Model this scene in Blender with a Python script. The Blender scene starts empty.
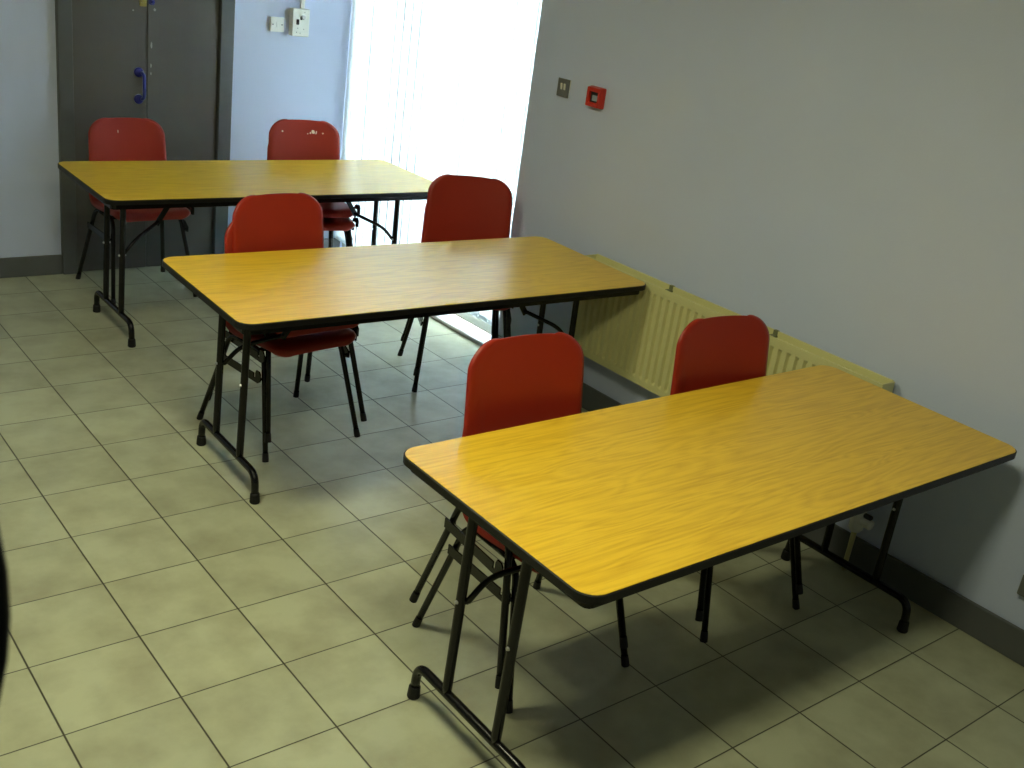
import bpy, bmesh, math, random
from mathutils import Vector, Matrix

random.seed(7)
PI = math.pi
sc = bpy.context.scene

# ------------------------------------------------------------------ camera
cd = bpy.data.cameras.new('camera')
cam = bpy.data.objects.new('camera', cd)
sc.collection.objects.link(cam)
RIGHT = Vector((0.7794944, -0.6123300, 0.1320631))
DOWN = Vector((-0.1361849, -0.3714404, -0.9184148))
FWD = Vector((0.6114263, 0.6979142, -0.3729258))
EYE = Vector((-0.93584, -3.10840, 1.93712))
m = Matrix((RIGHT, -DOWN, -FWD)).transposed().to_4x4()
m.translation = EYE
cam.matrix_world = m
cd.sensor_width = 36.0
cd.lens = 1068.0 / 1024.0 * 36.0
cd.clip_start = 0.05
cd.dof.use_dof = True
cd.dof.focus_distance = 3.4
cd.dof.aperture_fstop = 22.0
sc.camera = cam

# ------------------------------------------------------------------ light
sc.view_settings.view_transform = 'Standard'
sc.view_settings.look = 'None'
sc.view_settings.gamma = 1.0
sc.view_settings.use_curve_mapping = False
sc.view_settings.exposure = 0.0
SKY = 47.0                      # overcast daylight outside the window
LAMP = 50.0                    # ceiling lamp panels
LAMP_COL = (0.98, 0.97, 0.64)
sc.cycles.sample_clamp_indirect = 0.0
w = bpy.data.worlds.new('sky')
sc.world = w
w.use_nodes = True
w.node_tree.nodes['Background'].inputs[0].default_value = (0.80, 0.90, 1.0, 1)
w.node_tree.nodes['Background'].inputs[1].default_value = SKY


# ------------------------------------------------------------------ materials
def nt(name):
    mt = bpy.data.materials.new(name)
    mt.use_nodes = True
    t = mt.node_tree
    return mt, t, t.nodes['Principled BSDF']


def node(t, kind, **kw):
    n = t.nodes.new(kind)
    for k, v in kw.items():
        setattr(n, k, v)
    return n


def plain(name, col, rough=0.5, metal=0.0, var=0.06, scale=6.0, bump=0.0, bscale=80.0, spec=0.5, coat=0.0):
    mt, t, b = nt(name)
    tc = node(t, 'ShaderNodeTexCoord')
    nz = node(t, 'ShaderNodeTexNoise')
    nz.inputs['Scale'].default_value = scale
    nz.inputs['Detail'].default_value = 4
    t.links.new(tc.outputs['Object'], nz.inputs['Vector'])
    rp = node(t, 'ShaderNodeValToRGB')
    rp.color_ramp.elements[0].position = 0.3
    rp.color_ramp.elements[1].position = 0.7
    rp.color_ramp.elements[0].color = tuple(c * (1 - var) for c in col) + (1,)
    rp.color_ramp.elements[1].color = tuple(min(1, c * (1 + var)) for c in col) + (1,)
    t.links.new(nz.outputs['Fac'], rp.inputs['Fac'])
    t.links.new(rp.outputs['Color'], b.inputs['Base Color'])
    b.inputs['Roughness'].default_value = rough
    b.inputs['Metallic'].default_value = metal
    b.inputs['Specular IOR Level'].default_value = spec
    b.inputs['Coat Weight'].default_value = coat
    if bump > 0:
        n2 = node(t, 'ShaderNodeTexNoise')
        n2.inputs['Scale'].default_value = bscale
        n2.inputs['Detail'].default_value = 3
        t.links.new(tc.outputs['Object'], n2.inputs['Vector'])
        bp = node(t, 'ShaderNodeBump')
        bp.inputs['Strength'].default_value = bump
        bp.inputs['Distance'].default_value = 0.002
        t.links.new(n2.outputs['Fac'], bp.inputs['Height'])
        t.links.new(bp.outputs['Normal'], b.inputs['Normal'])
    return mt


def math_n(t, op, a, b_=None, c=None):
    n = node(t, 'ShaderNodeMath', operation=op)
    for i, v in enumerate((a, b_, c)):
        if v is None:
            continue
        if isinstance(v, (int, float)):
            n.inputs[i].default_value = v
        else:
            t.links.new(v, n.inputs[i])
    return n.outputs[0]


def tile_material():
    mt, t, b = nt('floor_tiles')
    geo = node(t, 'ShaderNodeNewGeometry')
    sp = node(t, 'ShaderNodeSeparateXYZ')
    t.links.new(geo.outputs['Position'], sp.inputs[0])
    T = 0.3
    ux = math_n(t, 'DIVIDE', sp.outputs[0], T)
    uy = math_n(t, 'DIVIDE', sp.outputs[1], T)
    dx = math_n(t, 'ABSOLUTE', math_n(t, 'SUBTRACT', math_n(t, 'FRACT', math_n(t, 'ADD', ux, 100.5)), 0.5))
    dy = math_n(t, 'ABSOLUTE', math_n(t, 'SUBTRACT', math_n(t, 'FRACT', math_n(t, 'ADD', uy, 100.5)), 0.5))

    def line(d, half):
        mr = node(t, 'ShaderNodeMapRange')
        mr.interpolation_type = 'SMOOTHSTEP'
        mr.inputs['From Min'].default_value = half * 0.6
        mr.inputs['From Max'].default_value = half * 1.5
        mr.inputs['To Min'].default_value = 1
        mr.inputs['To Max'].default_value = 0
        t.links.new(d, mr.inputs['Value'])
        return mr.outputs['Result']
    gx = line(dx, 0.0078)
    gy = line(dy, 0.0062)
    g = math_n(t, 'MAXIMUM', gx, gy)
    # one random value per tile
    fl = node(t, 'ShaderNodeCombineXYZ')
    t.links.new(math_n(t, 'FLOOR', math_n(t, 'ADD', ux, 100)), fl.inputs[0])
    t.links.new(math_n(t, 'FLOOR', math_n(t, 'ADD', uy, 100)), fl.inputs[1])
    wn = node(t, 'ShaderNodeTexWhiteNoise')
    t.links.new(fl.outputs[0], wn.inputs['Vector'])
    # mottle, shifted per tile
    va = node(t, 'ShaderNodeVectorMath', operation='MULTIPLY_ADD')
    t.links.new(fl.outputs[0], va.inputs[0])
    va.inputs[1].default_value = (3.7, 5.1, 0)
    t.links.new(geo.outputs['Position'], va.inputs[2])
    nz = node(t, 'ShaderNodeTexNoise')
    nz.inputs['Scale'].default_value = 5.5
    nz.inputs['Detail'].default_value = 5
    nz.inputs['Roughness'].default_value = 0.55
    t.links.new(va.outputs[0], nz.inputs['Vector'])
    rp = node(t, 'ShaderNodeValToRGB')
    rp.color_ramp.elements[0].position = 0.28
    rp.color_ramp.elements[0].color = (0.325, 0.318, 0.208, 1)
    rp.color_ramp.elements[1].position = 0.62
    rp.color_ramp.elements[1].color = (0.455, 0.475, 0.32, 1)
    t.links.new(nz.outputs['Fac'], rp.inputs['Fac'])
    hs = node(t, 'ShaderNodeHueSaturation')
    t.links.new(rp.outputs['Color'], hs.inputs['Color'])
    mr = node(t, 'ShaderNodeMapRange')
    mr.inputs['To Min'].default_value = 0.93
    mr.inputs['To Max'].default_value = 1.05
    t.links.new(wn.outputs['Value'], mr.inputs['Value'])
    t.links.new(mr.outputs['Result'], hs.inputs['Value'])
    # sparse dark specks of dirt
    n3 = node(t, 'ShaderNodeTexNoise')
    n3.inputs['Scale'].default_value = 14
    n3.inputs['Detail'].default_value = 2
    t.links.new(geo.outputs['Position'], n3.inputs['Vector'])
    mx = node(t, 'ShaderNodeMix', data_type='RGBA')
    t.links.new(g, mx.inputs['Factor'])
    t.links.new(hs.outputs['Color'], mx.inputs['A'])
    mx.inputs['B'].default_value = (0.05, 0.048, 0.03, 1)
    t.links.new(mx.outputs['Result'], b.inputs['Base Color'])
    rr = node(t, 'ShaderNodeMapRange')
    rr.inputs['To Min'].default_value = 0.27
    rr.inputs['To Max'].default_value = 0.42
    t.links.new(n3.outputs['Fac'], rr.inputs['Value'])
    t.links.new(rr.outputs['Result'], b.inputs['Roughness'])
    bp = node(t, 'ShaderNodeBump')
    bp.inputs['Strength'].default_value = 0.4
    bp.inputs['Distance'].default_value = 0.002
    inv = math_n(t, 'SUBTRACT', 1.0, g)
    t.links.new(inv, bp.inputs['Height'])
    t.links.new(bp.outputs['Normal'], b.inputs['Normal'])
    return mt


def wood_material():
    mt, t, b = nt('oak_laminate')
    tc = node(t, 'ShaderNodeTexCoord')
    oi = node(t, 'ShaderNodeObjectInfo')
    off = node(t, 'ShaderNodeVectorMath', operation='ADD')
    cb = node(t, 'ShaderNodeCombineXYZ')
    t.links.new(math_n(t, 'MULTIPLY', oi.outputs['Random'], 20.0), cb.inputs[0])
    t.links.new(math_n(t, 'MULTIPLY', oi.outputs['Random'], 9.0), cb.inputs[1])
    t.links.new(tc.outputs['Object'], off.inputs[0])
    t.links.new(cb.outputs[0], off.inputs[1])
    mp = node(t, 'ShaderNodeMapping')
    mp.inputs['Scale'].default_value = (1.1, 7.5, 1)
    t.links.new(off.outputs[0], mp.inputs['Vector'])
    # cathedral figure
    n1 = node(t, 'ShaderNodeTexNoise')
    n1.inputs['Scale'].default_value = 1.2
    n1.inputs['Detail'].default_value = 2
    n1.inputs['Distortion'].default_value = 0.4
    t.links.new(mp.outputs[0], n1.inputs['Vector'])
    rings = math_n(t, 'FRACT', math_n(t, 'MULTIPLY', n1.outputs['Fac'], 13.0))
    tri = math_n(t, 'ABSOLUTE', math_n(t, 'SUBTRACT', rings, 0.5))
    # fine pores
    mp2 = node(t, 'ShaderNodeMapping')
    mp2.inputs['Scale'].default_value = (5, 120, 1)
    t.links.new(off.outputs[0], mp2.inputs['Vector'])
    n2 = node(t, 'ShaderNodeTexNoise')
    n2.inputs['Scale'].default_value = 1.0
    n2.inputs['Detail'].default_value = 4
    t.links.new(mp2.outputs[0], n2.inputs['Vector'])
    f = math_n(t, 'ADD', math_n(t, 'MULTIPLY', tri, 0.45), math_n(t, 'MULTIPLY', n2.outputs['Fac'], 0.95))
    rp = node(t, 'ShaderNodeValToRGB')
    rp.color_ramp.elements[0].position = 0.28
    rp.color_ramp.elements[0].color = (0.56, 0.32, 0.014, 1)
    rp.color_ramp.elements[1].position = 0.72
    rp.color_ramp.elements[1].color = (0.74, 0.475, 0.032, 1)
    t.links.new(f, rp.inputs['Fac'])
    t.links.new(rp.outputs['Color'], b.inputs['Base Color'])
    b.inputs['Roughness'].default_value = 0.30
    b.inputs['Specular IOR Level'].default_value = 0.40
    return mt


def blind_material():
    mt = bpy.data.materials.new('blind_fabric')
    mt.use_nodes = True
    t = mt.node_tree
    t.nodes.clear()
    out = node(t, 'ShaderNodeOutputMaterial')
    d = node(t, 'ShaderNodeBsdfDiffuse')
    tr = node(t, 'ShaderNodeBsdfTranslucent')
    mx = node(t, 'ShaderNodeMixShader')
    tc = node(t, 'ShaderNodeTexCoord')
    nz = node(t, 'ShaderNodeTexNoise')
    nz.inputs['Scale'].default_value = 60
    t.links.new(tc.outputs['Object'], nz.inputs['Vector'])
    rp = node(t, 'ShaderNodeValToRGB')
    rp.color_ramp.elements[0].color = (0.74, 0.78, 0.78, 1)
    rp.color_ramp.elements[1].color = (0.84, 0.87, 0.88, 1)
    t.links.new(nz.outputs['Fac'], rp.inputs['Fac'])
    t.links.new(rp.outputs['Color'], d.inputs['Color'])
    t.links.new(rp.outputs['Color'], tr.inputs['Color'])
    mx.inputs[0].default_value = 0.38
    t.links.new(d.outputs[0], mx.inputs[1])
    t.links.new(tr.outputs[0], mx.inputs[2])
    t.links.new(mx.outputs[0], out.inputs[0])
    return mt


def glass_material():
    mt = bpy.data.materials.new('window_glass')
    mt.use_nodes = True
    t = mt.node_tree
    t.nodes.clear()
    out = node(t, 'ShaderNodeOutputMaterial')
    tr = node(t, 'ShaderNodeBsdfTransparent')
    tr.inputs[0].default_value = (0.93, 0.96, 0.95, 1)
    gl = node(t, 'ShaderNodeBsdfGlossy')
    gl.inputs['Roughness'].default_value = 0.02
    fr = node(t, 'ShaderNodeFresnel')
    fr.inputs[0].default_value = 1.45
    mx = node(t, 'ShaderNodeMixShader')
    t.links.new(fr.outputs[0], mx.inputs[0])
    t.links.new(tr.outputs[0], mx.inputs[1])
    t.links.new(gl.outputs[0], mx.inputs[2])
    t.links.new(mx.outputs[0], out.inputs[0])
    return mt


def emit_material(name, col, strength):
    mt, t, b = nt(name)
    b.inputs['Base Color'].default_value = (0.8, 0.8, 0.75, 1)
    b.inputs['Emission Color'].default_value = tuple(col) + (1,)
    b.inputs['Emission Strength'].default_value = strength
    return mt


M = dict(
    tiles=tile_material(),
    wood=wood_material(),
    wall=plain('wall_paint', (0.51, 0.57, 0.75), 0.6, var=0.02, scale=2.0, bump=0.25, bscale=140),
    ceiling=plain('ceiling_paint', (0.55, 0.55, 0.53), 0.85, var=0.02),
    grey=plain('grey_gloss_paint', (0.092, 0.098, 0.098), 0.42, var=0.08, scale=5, bump=0.1, bscale=60),
    door=plain('door_paint', (0.088, 0.083, 0.074), 0.45, var=0.10, scale=3, bump=0.15, bscale=50),
    doorchip=plain('chipped_paint', (0.30, 0.30, 0.28), 0.7),
    edge=plain('black_edging', (0.006, 0.006, 0.006), 0.45, spec=.25),
    steel=plain('black_steel', (0.004, 0.004, 0.0045), 0.24, var=0.15, scale=30, spec=.30),
    rubber=plain('black_rubber', (0.006, 0.006, 0.006), 0.55, spec=.3),
    bolt=plain('zinc_bolt', (0.55, 0.55, 0.55), 0.35, metal=0.9),
    red=plain('red_plastic', (0.285, 0.017, 0.005), 0.42, var=0.07, scale=5, bump=0.12, bscale=260, spec=.4),
    scuff=plain('pale_scuff', (0.70, 0.55, 0.42), 0.7),
    cream=plain('radiator_enamel', (0.60, 0.57, 0.27), 0.35, var=0.03, scale=3),
    white=plain('white_plastic', (0.74, 0.75, 0.70), 0.35, var=0.02),
    upvc=plain('white_frame', (0.75, 0.77, 0.77), 0.35, var=0.02),
    sillw=plain('white_gloss_sill', (0.88, 0.89, 0.88), 0.25, var=0.02),
    frameg=plain('shaded_frame', (0.40, 0.41, 0.33), 0.5, var=0.08),  # white frame's rails in shade: the olive shading is put into the colour
    clip=plain('dull_clip', (0.16, 0.17, 0.08), 0.5),
    alloy=plain('brushed_plate', (0.17, 0.175, 0.17), 0.38, metal=0.4),
    alarm=plain('alarm_red', (0.55, 0.030, 0.012), 0.35),
    dark=plain('dark_plastic', (0.02, 0.02, 0.022), 0.4),
    greyglass=plain('call_glass', (0.30, 0.36, 0.42), 0.15),
    blue=plain('blue_plastic', (0.012, 0.016, 0.20), 0.3),
    brass=plain('brass', (0.30, 0.26, 0.07), 0.35, metal=0.6),
    blind=blind_material(),
    glass=glass_material(),
    strap=plain('black_webbing', (0.006, 0.006, 0.007), 0.8),
    paving=plain('outside_paving', (0.30, 0.29, 0.27), 0.9, var=0.15),
    tube=emit_material('lit_diffuser', LAMP_COL, LAMP),
    housing=plain('lamp_housing', (0.7, 0.7, 0.68), 0.5),
)


# ------------------------------------------------------------------ mesh helpers
def obj(name, bm, mat, parent=None, smooth=False, bevel=0.0, seg=2):
    me = bpy.data.meshes.new(name)
    bmesh.ops.recalc_face_normals(bm, faces=bm.faces)
    bm.to_mesh(me)
    bm.free()
    mats = mat if isinstance(mat, (list, tuple)) else [mat]
    for x in mats:
        me.materials.append(x)
    if smooth:
        for p in me.polygons:
            p.use_smooth = True
    o = bpy.data.objects.new(name, me)
    sc.collection.objects.link(o)
    if parent:
        o.parent = parent
    if bevel:
        bv = o.modifiers.new('bevel', 'BEVEL')
        bv.width = bevel
        bv.segments = seg
        bv.limit_method = 'ANGLE'
        bv.angle_limit = 0.6
    return o


def box(bm, x0, x1, y0, y1, z0, z1, mi=0):
    v = [bm.verts.new(p) for p in ((x0, y0, z0), (x1, y0, z0), (x1, y1, z0), (x0, y1, z0),
                                   (x0, y0, z1), (x1, y0, z1), (x1, y1, z1), (x0, y1, z1))]
    fs = []
    for q in ((0, 3, 2, 1), (4, 5, 6, 7), (0, 1, 5, 4), (1, 2, 6, 5), (2, 3, 7, 6), (3, 0, 4, 7)):
        f = bm.faces.new([v[i] for i in q])
        f.material_index = mi
        fs.append(f)
    return v


def BM(*boxes):
    bm = bmesh.new()
    for b in boxes:
        box(bm, *b)
    return bm


def fillet(pts, r, n=7):
    pts = [Vector(p) for p in pts]
    out = [pts[0]]
    for i in range(1, len(pts) - 1):
        a, b, c = pts[i - 1], pts[i], pts[i + 1]
        rr = min(r, (a - b).length * 0.49, (c - b).length * 0.49)
        p0 = b + (a - b).normalized() * rr
        p1 = b + (c - b).normalized() * rr
        for k in range(n + 1):
            t = k / n
            out.append(p0 * (1 - t) ** 2 + b * 2 * t * (1 - t) + p1 * t * t)
    out.append(pts[-1])
    return out


def tube(bm, pts, r, n=14, caps=True, mi=0):
    """sweep a circle; r is a number or one radius per point"""
    pts = [Vector(p) for p in pts]
    rs = r if isinstance(r, (list, tuple)) else [r] * len(pts)
    up = None
    rings = []
    for i, p in enumerate(pts):
        if i == 0:
            d = (pts[1] - p).normalized()
        elif i == len(pts) - 1:
            d = (p - pts[i - 1]).normalized()
        else:
            d = ((pts[i + 1] - p).normalized() + (p - pts[i - 1]).normalized()).normalized()
        if up is None:
            up = Vector((0, 0, 1)) if abs(d.z) < 0.9 else Vector((1, 0, 0))
        up = (up - d * up.dot(d)).normalized()
        s = d.cross(up)
        rings.append([bm.verts.new(p + (up * math.cos(2 * PI * k / n) + s * math.sin(2 * PI * k / n)) * rs[i]) for k in range(n)])
    for a, b in zip(rings, rings[1:]):
        for k in range(n):
            f = bm.faces.new((a[k], a[(k + 1) % n], b[(k + 1) % n], b[k]))
            f.material_index = mi
    if caps:
        bm.faces.new(rings[0][::-1]).material_index = mi
        bm.faces.new(rings[-1]).material_index = mi


def tube_bm(pts, r, n=14):
    bm = bmesh.new()
    tube(bm, pts, r, n)
    return bm


def rrect(w, h, r, n=8):
    out = []
    for cx, cy, a0 in ((w / 2 - r, h / 2 - r, 0), (-w / 2 + r, h / 2 - r, 90), (-w / 2 + r, -h / 2 + r, 180), (w / 2 - r, -h / 2 + r, 270)):
        for k in range(n + 1):
            a = math.radians(a0 + 90 * k / n)
            out.append((cx + r * math.cos(a), cy + r * math.sin(a)))
    return out


def prism(bm, pts, z0, z1, mat=None, mi=0):
    """extrude a 2-D outline; mat maps local to space"""
    mt = mat or Matrix.Identity(4)
    a = [bm.verts.new(mt @ Vector((x, y, z0))) for x, y in pts]
    b = [bm.verts.new(mt @ Vector((x, y, z1))) for x, y in pts]
    bm.faces.new(a[::-1]).material_index = mi
    bm.faces.new(b).material_index = mi
    k = len(pts)
    for i in range(k):
        bm.faces.new((a[i], a[(i + 1) % k], b[(i + 1) % k], b[i])).material_index = mi


def tag(o, label=None, cat=None, group=None, kind=None):
    for k, v in (('label', label), ('category', cat), ('group', group), ('kind', kind)):
        if v:
            o[k] = v
    return o


def empty(name, loc, rz=0.0):
    o = bpy.data.objects.new(name, None)
    o.empty_display_size = 0.1
    sc.collection.objects.link(o)
    o.location = loc
    o.rotation_euler = (0, 0, rz)
    return o


def struct(name, bm, mat, bevel=0.0, label=None):
    o = obj(name, bm, mat, bevel=bevel)
    o['kind'] = 'structure'
    if label:
        o['label'] = label
    return o


def copy_tree(o, parent=None):
    c = o.copy()
    sc.collection.objects.link(c)
    if parent:
        c.parent = parent
    for ch in list(o.children):
        copy_tree(ch, c)
    return c


# ------------------------------------------------------------------ room
XW, YB = 2.40, 2.67            # right wall face, back wall face
XL, YF, ZC = -4.8, -6.0, 2.60
WY0, WZ1 = 0.87, 2.42          # window: from here to the back wall; head height
DX0, DX1, DZ = 0.865, 1.648, 2.02

struct('floor', BM((XL - .1, XW + 0.25, YF - .1, YB + 0.2, -0.12, 0)), M['tiles'], label='cream floor tiles with dark grout lines')
struct('ceiling', BM((XL - .1, XW + 0.25, YF - .1, YB + 0.2, ZC, ZC + 0.12)), M['ceiling'])
struct('wall_left', BM((XL - .12, XL, YF - .1, YB + .2, 0, ZC)), M['wall'])
struct('wall_front', BM((XL, XW + .2, YF - .12, YF, 0, ZC)), M['wall'])
struct('wall_back', BM((XL, DX0 - .02, YB, YB + .16, 0, ZC), (DX1 + .02, XW + .24, YB, YB + .16, 0, ZC),
                       (DX0 - .02, DX1 + .02, YB, YB + .16, DZ + .02, ZC)), M['wall'], label='pale blue painted back wall')
struct('wall_right', BM((XW, XW + .24, YF, WY0, 0, ZC), (XW, XW + .24, WY0, YB, WZ1, ZC)), M['wall'],
       label='grey blue painted wall beside the window')
struct('baseboard_back', BM((XL, 0.79, YB - .016, YB, 0, .108), (1.73, XW + .10, YB - .016, YB, 0, .108)), M['grey'], bevel=.004)
struct('baseboard_right', BM((XW - .016, XW, YF, WY0 - .002, 0, .116)), M['grey'], bevel=.004)
struct('trim_1', BM((0.79, DX0, YB - .03, YB + .05, 0, DZ + .075), (DX1, 1.728, YB - .03, YB + .05, 0, DZ + .075),
                    (DX0, DX1, YB - .03, YB + .05, DZ, DZ + .075)), M['grey'], bevel=.005, label='grey painted door frame')
struct('trim_2', BM((XW + .004, XW + .118, WY0 + .002, YB - .002, 0, .020)), M['sillw'], bevel=.006, label='white gloss threshold under the window')
struct('wall_outer', BM((DX0 - .02, DX1 + .02, YB + .10, YB + .15, 0, DZ + .02)), M['grey'])
bpy.data.objects['wall_outer'].name = 'trim_3'

# outside ground seen through the gaps of the blind
struct('ground', BM((2.66, 9, -4, 8, -.2, -.1)), M['paving'])

# doors
split = 1.249


def door(name, x0, x1, label):
    return struct(name, BM((x0, x1, YB - .012, YB + .032, .006, DZ - .004)), M['door'], bevel=.003, label=label)


d1 = door('door_1', DX0 + .003, split - .002, 'left leaf of the grey double door, with a blue handle')
d2 = door('door_2', split + .002, DX1 - .006, 'right leaf of the grey double door')
hx, hy = 1.203, YB - .012
bm = bmesh.new()
tube(bm, fillet([(hx + .014, hy - .004, 1.085), (hx + .014, hy - .048, 1.075), (hx + .014, hy - .048, .955), (hx + .014, hy - .004, .945)], .028), .0085)
for zz in (1.085, .945):
    tube(bm, [(hx, hy + .001, zz), (hx, hy - .010, zz), (hx, hy - .014, zz)], [.025, .025, .019], 20)
tag(obj('door_handle', bm, M['blue'], d1, smooth=True), 'blue plastic pull handle')
bm = bmesh.new()
prism(bm, rrect(.036, .10, .006), 0, .012, Matrix.Translation((1.224, hy, 1.468)) @ Matrix.Rotation(PI / 2, 4, 'X'))
tube(bm, [(1.224, hy - .011, 1.45), (1.224, hy - .022, 1.45)], [.015, .014], 16)
tag(obj('lock_plate', bm, M['brass'], d1, bevel=.001), 'brass lock plate')
bm = bmesh.new()
prism(bm, rrect(.026, .09, .006), 0, .016, Matrix.Translation((1.268, hy, 1.475)) @ Matrix.Rotation(PI / 2, 4, 'X'))
tube(bm, [(1.268, hy - .015, 1.445), (1.268, hy - .034, 1.445)], [.011, .009], 14)
tag(obj('lock_catch', bm, M['blue'], d2, bevel=.001), 'dark blue catch')
for dd, marks in ((d1, [(1.175, 1.395, .006, .005)]), (d2, [(1.288, 1.405, .007, .009), (1.272, 1.225, .005, .018), (1.27, 1.12, .004, .012), (1.27, 1.08, .004, .008)])):
    bm = bmesh.new()
    for x, z, a, b_ in marks:
        prism(bm, [(a * math.cos(k) * random.uniform(.7, 1.1), b_ * math.sin(k) * random.uniform(.7, 1.1)) for k in [i * PI / 5 for i in range(10)]],
              0, .0008, Matrix.Translation((x, hy + .0002, z)) @ Matrix.Rotation(PI / 2, 4, 'X'))
    tag(obj('paint_chip', bm, M['doorchip'], dd), 'small pale chips in the paint')

# window
win = struct('window_1', BM((XW + .12, XW + .17, WY0 + .001, YB - .001, .0205, .085), (XW + .12, XW + .17, WY0 + .001, YB - .001, WZ1 - .06, WZ1 - .001)),
             M['frameg'], bevel=.003, label='full height window behind the vertical blind')
obj('window_frame', BM((XW + .118, XW + .168, WY0 + .001, WY0 + .055, .0855, WZ1 - .0605), (XW + .118, XW + .168, YB - .055, YB - .001, .0855, WZ1 - .0605)), M['upvc'], win, bevel=.003)
obj('pane', BM((XW + .140, XW + .146, WY0 + .056, YB - .056, .086, WZ1 - .061)), M['glass'], win)

# vertical blind
bl = empty('vertical_blind', (XW + .065, (WY0 + YB) / 2, .06))
tag(bl, 'white vertical slat blind hanging in the bright window recess', 'blind')
W2 = (YB - WY0) / 2
obj('head_rail', BM((-.02, .02, -W2 + .02, W2 - .02, WZ1 - .06 - .045, WZ1 - .06 - .003)), M['upvc'], bl, bevel=.003)
slat_me = None
ns = 22
for i in range(ns):
    y = -W2 + .05 + (2 * W2 - .10) * i / (ns - 1)
    if slat_me is None:
        bm = bmesh.new()
        pts = []
        for k in range(7):
            u = -.0445 + .089 * k / 6
            pts.append((.004 * math.cos(u / .0445 * PI / 2), u))
        outl = pts + [(x - .0007, u) for x, u in reversed(pts)]
        prism(bm, outl, .0, WZ1 - .06 - .058 - .050)
        prism(bm, [(-.002, -.04), (.003, -.04), (.003, .04), (-.002, .04)], -.004, .02)
        s = obj('slat', bm, M['blind'], bl)
        slat_me = s
    else:
        s = slat_me.copy()
        sc.collection.objects.link(s)
        s.parent = bl
    s.location = (0, y, .050 + random.uniform(-.002, .002))
    s.rotation_euler = (0, 0, math.radians(-5.2 + random.uniform(-2.5, 2.5)))
bm = bmesh.new()
tube(bm, [(-.012, -W2 + .05 + (2 * W2 - .1) * i / 66, .063 - (.010 if i % 3 == 1 else (.010 if i % 3 == 2 else 0))) for i in range(67)], .0015, 6)
tag(obj('chain', bm, M['upvc'], bl), 'thin bead chain joining the slat ends')

# ------------------------------------------------------------------ ceiling lamps
for k, (ly, lab) in enumerate(((-2.10, 'square white lamp panel on the ceiling above the nearest table'), (-.30, 'square white lamp panel on the ceiling above the middle table'))):
    if k == 0:
        lm = empty('ceiling_light', (-.05, ly, ZC))
        bm = BM((-.32, .32, -.17, -.155, -.045, -.0005), (-.32, .32, .155, .17, -.045, -.0005), (-.32, -.305, -.155, .155, -.045, -.0005),
                (.305, .32, -.155, .155, -.045, -.0005), (-.305, .305, -.155, .155, -.010, -.0005))
        obj('housing', bm, M['housing'], lm)
        obj('diffuser', BM((-.304, .304, -.154, .154, -.060, -.030)), M['tube'], lm)
    else:
        lm = copy_tree(lm)
        lm.location.y = ly
        lm.location.x = -.10
    tag(lm, lab, 'ceiling light', 'ceiling lamp panels')


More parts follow.
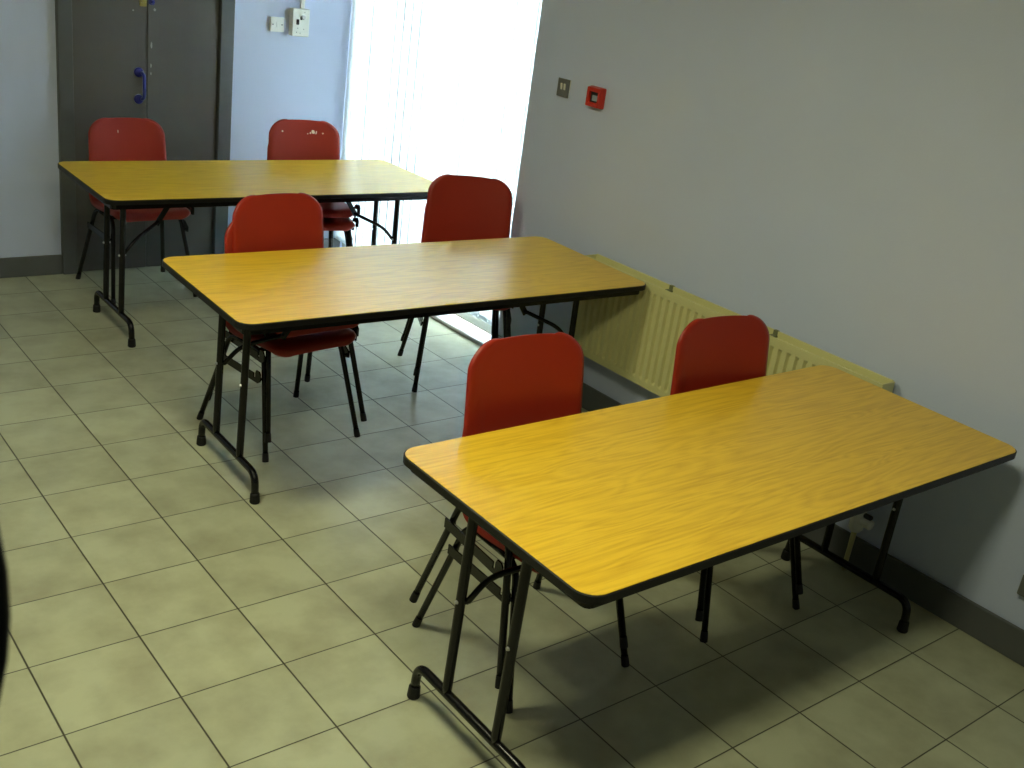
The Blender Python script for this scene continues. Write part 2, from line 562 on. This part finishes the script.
# ------------------------------------------------------------------ tables
def make_table(loc, rz, inset, label, arms, fdy=0.0):
    L, Wd, H, R = 1.802, .745, .737, .055
    t = empty('folding_table', loc, rz)
    tag(t, label, 'table', 'folding tables with oak laminate tops')
    bm = bmesh.new()
    prism(bm, rrect(L - .008, Wd - .008, R - .004, 12), H - .020, H)
    obj('tabletop', bm, M['wood'], t, bevel=.0012, seg=2)
    # black edging: a ring around the top
    bm = bmesh.new()
    o1, i1 = rrect(L, Wd, R, 12), rrect(L - .009, Wd - .009, R - .0045, 12)
    prof = [(i1, H - .0215), (i1, H - .001), (o1, H - .003), (o1, H - .022)]
    rings = [[bm.verts.new((x, y, z)) for x, y in o] for o, z in prof]
    k = len(o1)
    for a in range(4):
        A, B = rings[a], rings[(a + 1) % 4]
        for j in range(k):
            bm.faces.new((A[j], A[(j + 1) % k], B[(j + 1) % k], B[j]))
    tag(obj('edge_strip', bm, M['edge'], t), 'black edging')
    # steel apron under the top
    bm = bmesh.new()
    o1, i1 = rrect(L - .05, Wd - .05, .02, 3), rrect(L - .054, Wd - .054, .018, 3)
    prof = [(i1, H - .0225), (o1, H - .0225), (o1, H - .047), (i1, H - .047)]
    rings = [[bm.verts.new((x, y, z)) for x, y in o] for o, z in prof]
    k = len(o1)
    for a in range(4):
        A, B = rings[a], rings[(a + 1) % 4]
        for j in range(k):
            bm.faces.new((A[j], A[(j + 1) % k], B[(j + 1) % k], B[j]))
    obj('apron', bm, M['steel'], t)
    obj('underside_board', BM((-L / 2 + .03, L / 2 - .03, -Wd / 2 + .03, Wd / 2 - .03, H - .026, H - .0205)), M['edge'], t)
    for s in (-1, 1):
        xf = s * (L / 2 - inset)            # foot frame
        xt = xf - s * .012
        obj('hinge_bar', tube_bm([(xt, -.17, H - .040), (xt, .17, H - .040)], .011), M['steel'], t, smooth=True)
        for q in (-1, 1):
            yy = fdy + q * .108
            lg = obj('leg', tube_bm([(xf, yy * 1.0, .112), (xf, yy, .135), (xt, yy, H - .05), (xt, yy, H - .028)], .0135), M['steel'], t, smooth=True)
            # bolt at the brace
            bx = xf + (xt - xf) * .45
            bm = bmesh.new()
            tube(bm, [(bx - .0175, yy, .40), (bx - .012, yy, .40), (bx + .012, yy, .40), (bx + .0175, yy, .40)], [.004, .006, .006, .004], 10)
            tag(obj('bolt', bm, M['bolt'], lg), 'small bright bolt')
        fb = obj('foot_bar', tube_bm(fillet([(xf, fdy - .250, .02), (xf, fdy - .243, .112), (xf, fdy + .243, .112), (xf, fdy + .250, .02)], .055, 8), .0135), M['steel'], t, smooth=True)
        for q in (-1, 1):
            bm = bmesh.new()
            e = (xf, fdy + q * .250)
            tube(bm, [(e[0], e[1], 0), (e[0], e[1], .004), (e[0], e[1] - q * .001, .036), (e[0], e[1] - q * .0015, .040)], [.0165, .0185, .0165, .0135], 18)
            obj('rubber_foot', bm, M['rubber'], fb, smooth=False, bevel=.001)
        # folding brace: a bent arm from one leg to the middle, then a flat stay up to the underside
        q = arms[0] if s < 0 else arms[1]
        ap = Vector((xf - s * .21, fdy + q * .01, .525))
        pA = Vector((xf - s * .017, fdy + q * .094, .402))
        bm = bmesh.new()
        tube(bm, fillet([pA, pA + Vector((-s * .055, -q * .006, .062)), ap], .06, 7), .0085, 10)
        tube(bm, [(xf - s * .004, fdy + q * .108, .402), pA + Vector((-s * .004, 0, 0))], .0085, 10)
        br = obj('brace', bm, M['steel'], t, smooth=True)
        a2 = Vector((xf - s * .33, fdy, H - .030))
        bm = bmesh.new()
        dirv = (a2 - ap)
        n_ = Vector((0, 1, 0))
        upv = dirv.normalized().cross(n_) * .0125
        for off in (-.003,):
            vs = []
            for p in (ap - dirv * .08, a2):
                for u in (-1, 1):
                    for v in (-1, 1):
                        vs.append(bm.verts.new(p + upv * u + n_ * (v * .0025)))
            for q in ((0, 1, 3, 2), (4, 6, 7, 5), (0, 2, 6, 4), (1, 5, 7, 3), (0, 4, 5, 1), (2, 3, 7, 6)):
                bm.faces.new([vs[i] for i in q])
        link = obj('stay', bm, M['steel'], br)
    return t


TY = 'long oak laminate folding table '
make_table((1.363, -1.481, 0), math.radians(-.4), .080, TY + 'nearest the camera, partly over the radiator', (1, 1), fdy=.03)
make_table((1.394, .183, 0), math.radians(-1.6), .139, TY + 'between the two other tables', (1, -1), fdy=.012)
make_table((1.505, 1.745, 0), math.radians(-.7), .155, TY + 'furthest away, in front of the grey door', (-1, -1), fdy=.028)


# ------------------------------------------------------------------ chairs
def catmull(P, n):
    P = [Vector((p[0], p[1])) for p in P]
    P = [P[0] * 2 - P[1]] + P + [P[-1] * 2 - P[-2]]
    out = []
    for i in range(1, len(P) - 2):
        p0, p1, p2, p3 = P[i - 1:i + 3]
        for k in range(n):
            t = k / n
            out.append(0.5 * ((2 * p1) + (-p0 + p2) * t + (2 * p0 - 5 * p1 + 4 * p2 - p3) * t * t + (-p0 + 3 * p1 - 3 * p2 + p3) * t ** 3))
    out.append(P[-2])
    return out


def shell_bm(dz):
    prof = [(-.212, .417), (-.208, .438), (-.190, .449), (-.14, .449), (-.05, .441), (.03, .437), (.075, .442), (.102, .460),
            (.116, .495), (.125, .54), (.132, .60), (.140, .66), (.150, .74), (.159, .80), (.167, .862)]
    prof = catmull(prof, 4)
    S = [0.0]
    for a, b in zip(prof, prof[1:]):
        S.append(S[-1] + (b - a).length)
    tot = S[-1]
    want = sorted([.055 * (1 - math.cos(PI / 2 * k / 6)) for k in range(6)] + [tot - .085 * (1 - math.cos(PI / 2 * k / 9)) for k in range(9)]
                  + [.055 + (tot - .14) * k / 34 for k in range(35)])
    new = []
    for q in want:
        i = max(k for k in range(len(S) - 1) if S[k] <= q + 1e-9)
        f = (q - S[i]) / (S[i + 1] - S[i])
        new.append(prof[i].lerp(prof[i + 1], min(1, f)))
    prof, S = new, want
    nt_ = 24
    bm = bmesh.new()
    rows = []
    for i, p in enumerate(prof):
        s = S[i]
        a = prof[max(0, i - 1)]
        b = prof[min(len(prof) - 1, i + 1)]
        tg = (b - a).normalized()
        nrm = Vector((-tg.y, tg.x))          # towards the sitter's side (up / forward)
        u = s / tot
        # half width along the shell
        if u < .45:
            hw = .200 + .010 * math.sin(u / .45 * PI * .5)
        else:
            hw = .210 - .012 * ((u - .45) / .55) ** 1.3
        # rounded corners at both ends
        rf, rb = .055, .085
        d0, d1 = s, tot - s
        if d0 < rf:
            hw -= rf - math.sqrt(max(0, rf * rf - (rf - d0) ** 2))
        if d1 < rb:
            hw -= (rb - math.sqrt(max(0, rb * rb - (rb - d1) ** 2))) 
        row = []
        back = max(0, min(1, (u - .48) / .2))
        for k in range(nt_ + 1):
            v = -1 + 2 * k / nt_
            v = math.sin(v * PI / 2) * .35 + v * .65
            x = v * hw
            # dished across: the seat sinks in the middle, the back curves round the sitter
            ax = abs(x) / .21
            dish = (ax ** 2) * (.014 * (1 - back) + .022 * back)
            # rolled rim, away from the sitter
            rim = max(0, (abs(x) - (hw - .022)) / .022)
            roll = -(rim ** 2) * (.022 * (1 - back) + .009 * back)
            lat = 0
            crown = 0
            if d1 < .05:
                crown = 0
            q = p + nrm * (dish + roll)
            drop = .014 * (x / .2) ** 2 * (min(1, max(0, 1 - d1 / .14)) ** 1.5)
            row.append(bm.verts.new((x, q.x - drop * .12, q.y + dz - drop)))
        rows.append(row)
    for a, b in zip(rows, rows[1:]):
        for k in range(nt_):
            bm.faces.new((a[k], a[k + 1], b[k + 1], b[k]))
    bmesh.ops.remove_doubles(bm, verts=bm.verts, dist=.0008)
    return bm


def make_chair(dz=0.0, marks=()):
    """origin on the floor, sitter faces -y"""
    c = empty('stacking_chair', (0, 0, 0))
    sh = obj('shell', shell_bm(dz), M['red'], c, smooth=True)
    so = sh.modifiers.new('thick', 'SOLIDIFY')
    so.thickness = .0065
    so.offset = 0
    sh['label'] = 'moulded orange-red plastic seat and back'
    zt = .404 + dz
    r = .0105
    xt = .178
    for s in (-1, 1):
        mid = Vector((s * xt, -.01, zt))
        fr = fillet([(s * .222, -.225, .012), (s * xt, -.118, zt), (s * xt, -.01, zt)], .055)
        rr = fillet([(s * .236, .225, .012), (s * xt, .115, zt), (s * xt, -.01, zt)], .055)
        for pts in (fr, rr):
            lg = obj('leg', tube_bm(pts, r, 12), M['steel'], c, smooth=True)
            bm = bmesh.new()
            d = (pts[1] - pts[0]).normalized()
            f0 = pts[0]
            tube(bm, [(f0.x - d.x * .012, f0.y - d.y * .012, 0), (f0.x, f0.y, .012), f0 + d * .022], [.0125, .0125, .0115], 12)
            obj('rubber_foot', bm, M['rubber'], lg)
        # flat linking rail outside the legs, notched at its front end
        zr = .293 + dz
        x0 = s * .208
        pl_ = [(.152, 0), (.152, .030), (-.102, .030), (-.102, .012), (-.113, .012), (-.113, .034), (-.118, .046), (-.138, .046), (-.146, .036), (-.146, .006), (-.130, -.004)]
        if s > 0:
            pl_ = [(-.040, .062), (-.040, .084), (-.110, .084), (-.150, .060), (-.150, .034), (-.125, .030), (-.085, .060)]
        bm = bmesh.new()
        mt = Matrix(((0, 0, s, x0), (1, 0, 0, 0), (0, 1, 0, zr), (0, 0, 0, 1)))
        prism(bm, pl_, -.0025, .0025, mt)
        # studs to the legs
        for yy in ((.140, -.140) if s < 0 else (-.140,)):
            tube(bm, [(s * .182, yy, zr + (.015 if s < 0 else .045)), (x0, yy, zr + (.015 if s < 0 else .045))], .006, 8)
        rail = obj('linking_rail', bm, M['steel'], c)
        if s > 0:
            bm = bmesh.new()
            pts = [(-.175, .425), (-.175, .458), (-.160, .474), (-.128, .470), (-.108, .452), (-.108, .440), (-.150, .446), (-.158, .425)]
            mt = Matrix(((0, 0, 1, .2175), (1, 0, 0, 0), (0, 1, 0, dz), (0, 0, 0, 1)))
            prism(bm, pts, 0, .012, mt)
            tube(bm, [(xt, -.108, zt), (.200, -.112, zt + .015), (.222, -.118, zt + .046)], .0055, 8)
            obj('linking_hook', bm, M['steel'], c, bevel=.001)
    for yy in (-.085, .085):
        obj('cross_bar', tube_bm([(-xt, yy, zt + .001), (xt, yy, zt + .001)], .009, 10), M['steel'], c, smooth=True)
    if marks:
        bm = bmesh.new()
        for x, zz, a, b_, rot in marks:
            # on the front face of the back
            yy = .150 + .14 * (zz - .74)
            # normal offset, following the dish
            ax = abs(x) / .21
            yy -= (ax ** 2) * .022 + .0042
            mt = Matrix.Translation((x, yy, zz + dz)) @ Matrix.Rotation(math.radians(-9), 4, 'X') @ Matrix.Rotation(PI / 2, 4, 'X') @ Matrix.Rotation(rot, 4, 'Z')
            prism(bm, [(a * math.cos(k) * random.uniform(.7, 1.1), b_ * math.sin(k) * random.uniform(.7, 1.1)) for k in [i * PI / 5 for i in range(10)]], -.001, .0008, mt)
        tag(obj('scuff_mark', bm, M['scuff'], c), 'pale scuffs near the top of the back')
    return c


def place(src, loc, yaw, label, group, flag=[0]):
    c = copy_tree(src)
    c.location = loc
    c.rotation_euler = (0, 0, math.radians(yaw))
    tag(c, label, 'chair', group)
    return c


G = 'orange-red plastic stacking chairs'
PITCH = .078
baseA = make_chair(0.0)
W_ = 'orange-red plastic chair, '
# nearest table
baseA.location = (.967, -1.152, 0)
baseA.rotation_euler = (0, 0, math.radians(-1))
tag(baseA, W_ + 'bottom of the pair at the left of the nearest table', 'chair', G)
place(baseA, (.944, -1.150, .086), -4, W_ + 'top of the pair at the left of the nearest table', G)
place(baseA, (1.738, -1.20, 0), -3, W_ + 'bottom of the pair beside the radiator at the nearest table', G)
place(baseA, (1.726, -1.20, PITCH), -7, W_ + 'top of the pair beside the radiator at the nearest table', G)
# middle table
place(baseA, (.992, .492, 0), 7.5, W_ + 'bottom of the pair at the left of the middle table', G)
place(baseA, (1.018, .489, PITCH), 4, W_ + 'top of the pair at the left of the middle table', G)
place(baseA, (2.030, .713, 0), -26, W_ + 'bottom of the pair by the window and middle table', G)
place(baseA, (2.036, .715, PITCH), -27, W_ + 'top of the pair by the window and middle table', G)
# furthest table
cB = make_chair(.012, marks=[(-.045, .795, .003, .009, 0)])
cB.location = (1.085, 2.34, 0)
cB.rotation_euler = (0, 0, math.radians(2))
tag(cB, 'single orange-red plastic chair with one white mark, in front of the grey door', 'chair', G)
cC = make_chair(0.0, marks=[(.052, .80, .010, .013, .4), (.035, .795, .004, .006, 0), (.02, .79, .003, .004, 0), (.068, .797, .004, .010, -.3),
                            (.105, .795, .006, .004, 0), (-.125, .80, .005, .005, 0)])
cC.location = (1.925, 2.045, .072)
cC.rotation_euler = (0, 0, math.radians(-9))
tag(cC, 'scuffed orange-red plastic chair, top of the pair behind the furthest table', 'chair', G)
place(baseA, (1.920, 2.043, 0), -9, W_ + 'bottom of the pair behind the furthest table near the window', G)

# ------------------------------------------------------------------ radiator
ra = empty('radiator', (XW, -.555, .29))
tag(ra, 'cream steel panel radiator on the grey blue wall under the table ends', 'radiator')
RL = 1.54
h = .445


def corrugated(x_face, x_back):
    bm = bmesh.new()
    n = 38
    pitch = (RL - .06) / n
    pts = [(-RL / 2, 0), (-RL / 2 + .03, 0)]
    for i in range(n):
        y = -RL / 2 + .03 + i * pitch
        pts += [(y + pitch * .12, .013), (y + pitch * .40, .013), (y + pitch * .55, 0), (y + pitch, 0)]
    pts += [(RL / 2, 0)]
    zs = [(0, 0), (.028, 0), (.040, 1), (h - .046, 1), (h - .034, 0), (h - .022, 0)]
    rows = []
    for z, a in zs:
        rows.append([bm.verts.new((x_face + d * a, y, z)) for y, d in pts])
    for A, B in zip(rows, rows[1:]):
        for k in range(len(pts) - 1):
            bm.faces.new((A[k], A[k + 1], B[k + 1], B[k]))
    # back skin
    bk = [bm.verts.new((x_back, y, z)) for y, z in ((-RL / 2, 0), (RL / 2, 0), (RL / 2, h - .022), (-RL / 2, h - .022))]
    bm.faces.new(bk)
    bm.faces.new([rows[0][0]] + [bk[0], bk[1]] + [rows[0][i] for i in range(len(pts) - 1, 0, -1)])
    bm.faces.new([bk[3], rows[-1][0]] + rows[-1][1:] + [bk[2]])
    bm.faces.new([bk[0]] + [r[0] for r in rows] + [bk[3]])
    bm.faces.new([r[-1] for r in rows][::-1] + [bk[1], bk[2]])
    return bm


obj('front_panel', corrugated(-.100, -.080), M['cream'], ra)
obj('back_panel', corrugated(-.048, -.030), M['cream'], ra)
# top grille: a shallow tray with two raised rims and cross slots
bm = bmesh.new()
box(bm, -.1015, -.094, -RL / 2, RL / 2, h - .024, h)
box(bm, -.036, -.026, -RL / 2, RL / 2, h - .024, h + .004)
y = -RL / 2 + .02
while y < RL / 2 - .02:
    box(bm, -.094, -.036, y, y + .006, h - .022, h - .019)
    y += .024
box(bm, -.067, -.063, -RL / 2, RL / 2, h - .022, h - .0185)
obj('top_grille', bm, M['cream'], ra, bevel=.0015)
for s in (-1, 1):
    y0 = s * RL / 2
    obj('side_panel', BM((-.1015, -.026, min(y0, y0 + s * .006), max(y0, y0 + s * .006), .02, h + .001)), M['cream'], ra, bevel=.002)
for yy in (.30, -.255):
    bm = BM((-.060, -.001, yy - .012, yy + .012, h - .03, h - .012), (-.040, -.026, yy - .009, yy + .009, h - .03, h + .006))
    tag(obj('wall_bracket', bm, M['clip'], ra), 'dull metal clip')
# thermostatic valve and pipe at the near end
bm = bmesh.new()
yv = -RL / 2 - .035
tube(bm, [(-.065, -RL / 2 - .004, .035), (-.065, yv, .035)], .010, 12)
tube(bm, [(-.065, yv, .05), (-.065, yv, -.05), (-.065, yv, -.19), (-.065, yv, -.2895)], [.0115, .0115, .009, .009], 12)
obj('pipe', bm, M['cream'], ra, smooth=True)
bm = bmesh.new()
tube(bm, [(-.065, yv, -.125), (-.065, yv, -.112), (-.065, yv, -.070), (-.065, yv, -.03), (-.065, yv, -.02)], [.018, .026, .027, .021, .014], 20)
tube(bm, [(-.065, yv - .015, -.075), (-.065, yv - .055, -.075), (-.065, yv - .06, -.075)], [.017, .019, .014], 16)
tag(obj('valve', bm, M['white'], ra, smooth=False, bevel=.001), 'off-white valve body with a round cap')
bm = bmesh.new()
tube(bm, [(-.065, yv - .018, -.05), (-.065, yv - .050, -.05)], .010, 12)
obj('valve_cap', bm, M['dark'], ra)

# ------------------------------------------------------------------ wall fittings
RX = Matrix(((0, 0, -1, 0), (1, 0, 0, 0), (0, 1, 0, 0), (0, 0, 0, 1)))     # plate facing -x: local x->y, y->z, z->-x
RY = Matrix(((1, 0, 0, 0), (0, 0, -1, 0), (0, 1, 0, 0), (0, 0, 0, 1)))     # plate facing -y


def plate(name, T, w_, h_, d, r, mat, parent=None, bevel=.0015, z0=0.0):
    bm = bmesh.new()
    prism(bm, rrect(w_, h_, r, 4), z0, z0 + d, T)
    return obj(name, bm, mat, parent, bevel=bevel)


sw = empty('light_switch', (XW, .630, 1.395))
tag(sw, 'grey metal double light switch with white rockers, beside the window', 'light switch')
plate('back_box', RX, .078, .078, .006, .004, M['white'], sw)
plate('face_plate', RX, .080, .080, .004, .003, M['alloy'], sw, z0=.0062)
for xx in (-.011, .011):
    bm = bmesh.new()
    T = RX @ Matrix.Translation((-xx, .006, .0102))
    prism(bm, rrect(.011, .028, .001, 2), 0, .003, T @ Matrix.Rotation(math.radians(8), 4, 'X'))
    tag(obj('rocker', bm, M['white'], sw), 'white rocker')

al = empty('fire_alarm_call_point', (XW, .400, 1.394))
tag(al, 'red fire alarm call point on the wall, right of the light switch', 'fire alarm')
plate('housing', RX, .089, .089, .020, .006, M['alarm'], al, bevel=.003)
bm = bmesh.new()
o1, i1 = rrect(.087, .087, .006, 4), rrect(.056, .046, .003, 4)
T = RX
zz = (.0202, .036)
for z in zz:
    pass
A = [bm.verts.new(T @ Vector((x, y, zz[0]))) for x, y in o1]
B = [bm.verts.new(T @ Vector((x * .94, y * .94, zz[1]))) for x, y in o1]
Cc = [bm.verts.new(T @ Vector((x, y, zz[1] - .002))) for x, y in i1]
D = [bm.verts.new(T @ Vector((x, y, zz[0]))) for x, y in i1]
k = len(o1)
for P, Q in ((A, B), (B, Cc), (Cc, D), (D, A)):
    for j in range(k):
        bm.faces.new((P[j], P[(j + 1) % k], Q[(j + 1) % k], Q[j]))
obj('front_cover', bm, M['alarm'], al)
plate('recess', RX, .054, .044, .002, .002, M['dark'], al, z0=.0204, bevel=0)
plate('glass_element', RX @ Matrix.Translation((-.004, -.004, 0)), .036, .024, .003, .002, M['greyglass'], al, z0=.0226, bevel=.0005)

s1 = empty('wall_socket', (1.987, YB, 1.379))
tag(s1, 'small white square switch plate on the pale blue wall right of the door', 'switch plate')
plate('back_box', RY, .080, .076, .016, .004, M['white'], s1, bevel=.002)
plate('face_plate', RY, .084, .080, .005, .005, M['white'], s1, bevel=.0015, z0=.0162)
plate('rocker', RY, .014, .026, .004, .001, M['white'], s1, z0=.0214, bevel=.0008)
for xx in (-.028, .028):
    bm = bmesh.new()
    tube(bm, [RY @ Vector((xx, 0, .0213)), RY @ Vector((xx, 0, .0228))], .004, 10)
    obj('screw', bm, M['alloy'], s1)

tb = empty('heating_control', (2.120, YB, 1.400))
tag(tb, 'white boxed control with a dark knob and key, cable duct above it', 'control box')
plate('case', RY, .106, .150, .048, .005, M['white'], tb, bevel=.004)
bm = bmesh.new()
tube(bm, [RY @ Vector((.012, .032, .0482)), RY @ Vector((.012, .032, .056)), RY @ Vector((.012, .032, .060))], [.015, .013, .010], 18)
tag(obj('knob', bm, M['bolt'], tb), 'shiny round knob')
plate('slot', RY @ Matrix.Translation((-.022, .004, 0)), .016, .030, .005, .004, M['dark'], tb, z0=.0482, bevel=.001)
plate('slot', RY @ Matrix.Translation((-.001, .026, 0)), .012, .020, .004, .003, M['dark'], tb, z0=.0482, bevel=.001)
for xx, yy in ((-.02, -.03), (.018, -.034), (-.004, -.056), (-.026, -.052), (.02, .058)):
    bm = bmesh.new()
    tube(bm, [RY @ Vector((xx, yy, .0482)), RY @ Vector((xx, yy, .0492))], .0028, 8)
    obj('screw', bm, M['alloy'], tb)
bm = bmesh.new()
box(bm, .010, .034, -.018, -.0005, .0755, ZC - 1.400 - .001)
obj('cable_duct', bm, M['white'], tb, bevel=.001)

s2 = empty('aerial_socket', (XW, -1.986, .272))
tag(s2, 'small dark socket plate with a cream centre, low on the right wall', 'socket')
plate('back_box', RX, .082, .070, .026, .004, M['dark'], s2, bevel=.002)
plate('face_plate', RX, .086, .074, .005, .005, M['alloy'], s2, z0=.0262)
bm = bmesh.new()
tube(bm, [RX @ Vector((0, 0, .0313)), RX @ Vector((0, 0, .037)), RX @ Vector((0, 0, .039))], [.021, .021, .018], 20)
tag(obj('round_insert', bm, M['cream'], s2), 'cream round insert')
bm = bmesh.new()
tube(bm, [RX @ Vector((0, 0, .0391)), RX @ Vector((0, 0, .0402))], .009, 14)
obj('pin_hole', bm, M['dark'], s2)

# ------------------------------------------------------------------ camera strap loop, close to the lens at the left edge
ctr = EYE + FWD * .26 + RIGHT * (.26 * (10 - 512) / 1068) + DOWN * (.26 * (616 - 384) / 1068) - RIGHT * .084
bm = bmesh.new()
n, R0 = 48, .084
rings = []
for i in range(n):
    a = 2 * PI * i / n
    e = RIGHT * math.cos(a) + DOWN * math.sin(a)
    p = ctr + e * R0
    rings.append([bm.verts.new(p + e * u + FWD * v) for u, v in ((0, -.001), (-.010, -.0014), (-.010, .0014), (0, .001))])
for i in range(n):
    A, B = rings[i], rings[(i + 1) % n]
    for k in range(4):
        bm.faces.new((A[k], A[(k + 1) % 4], B[(k + 1) % 4], B[k]))
tag(obj('camera_strap', bm, M['strap'], smooth=False, bevel=.0006), 'blurred black strap loop at the left edge of the picture', 'strap')
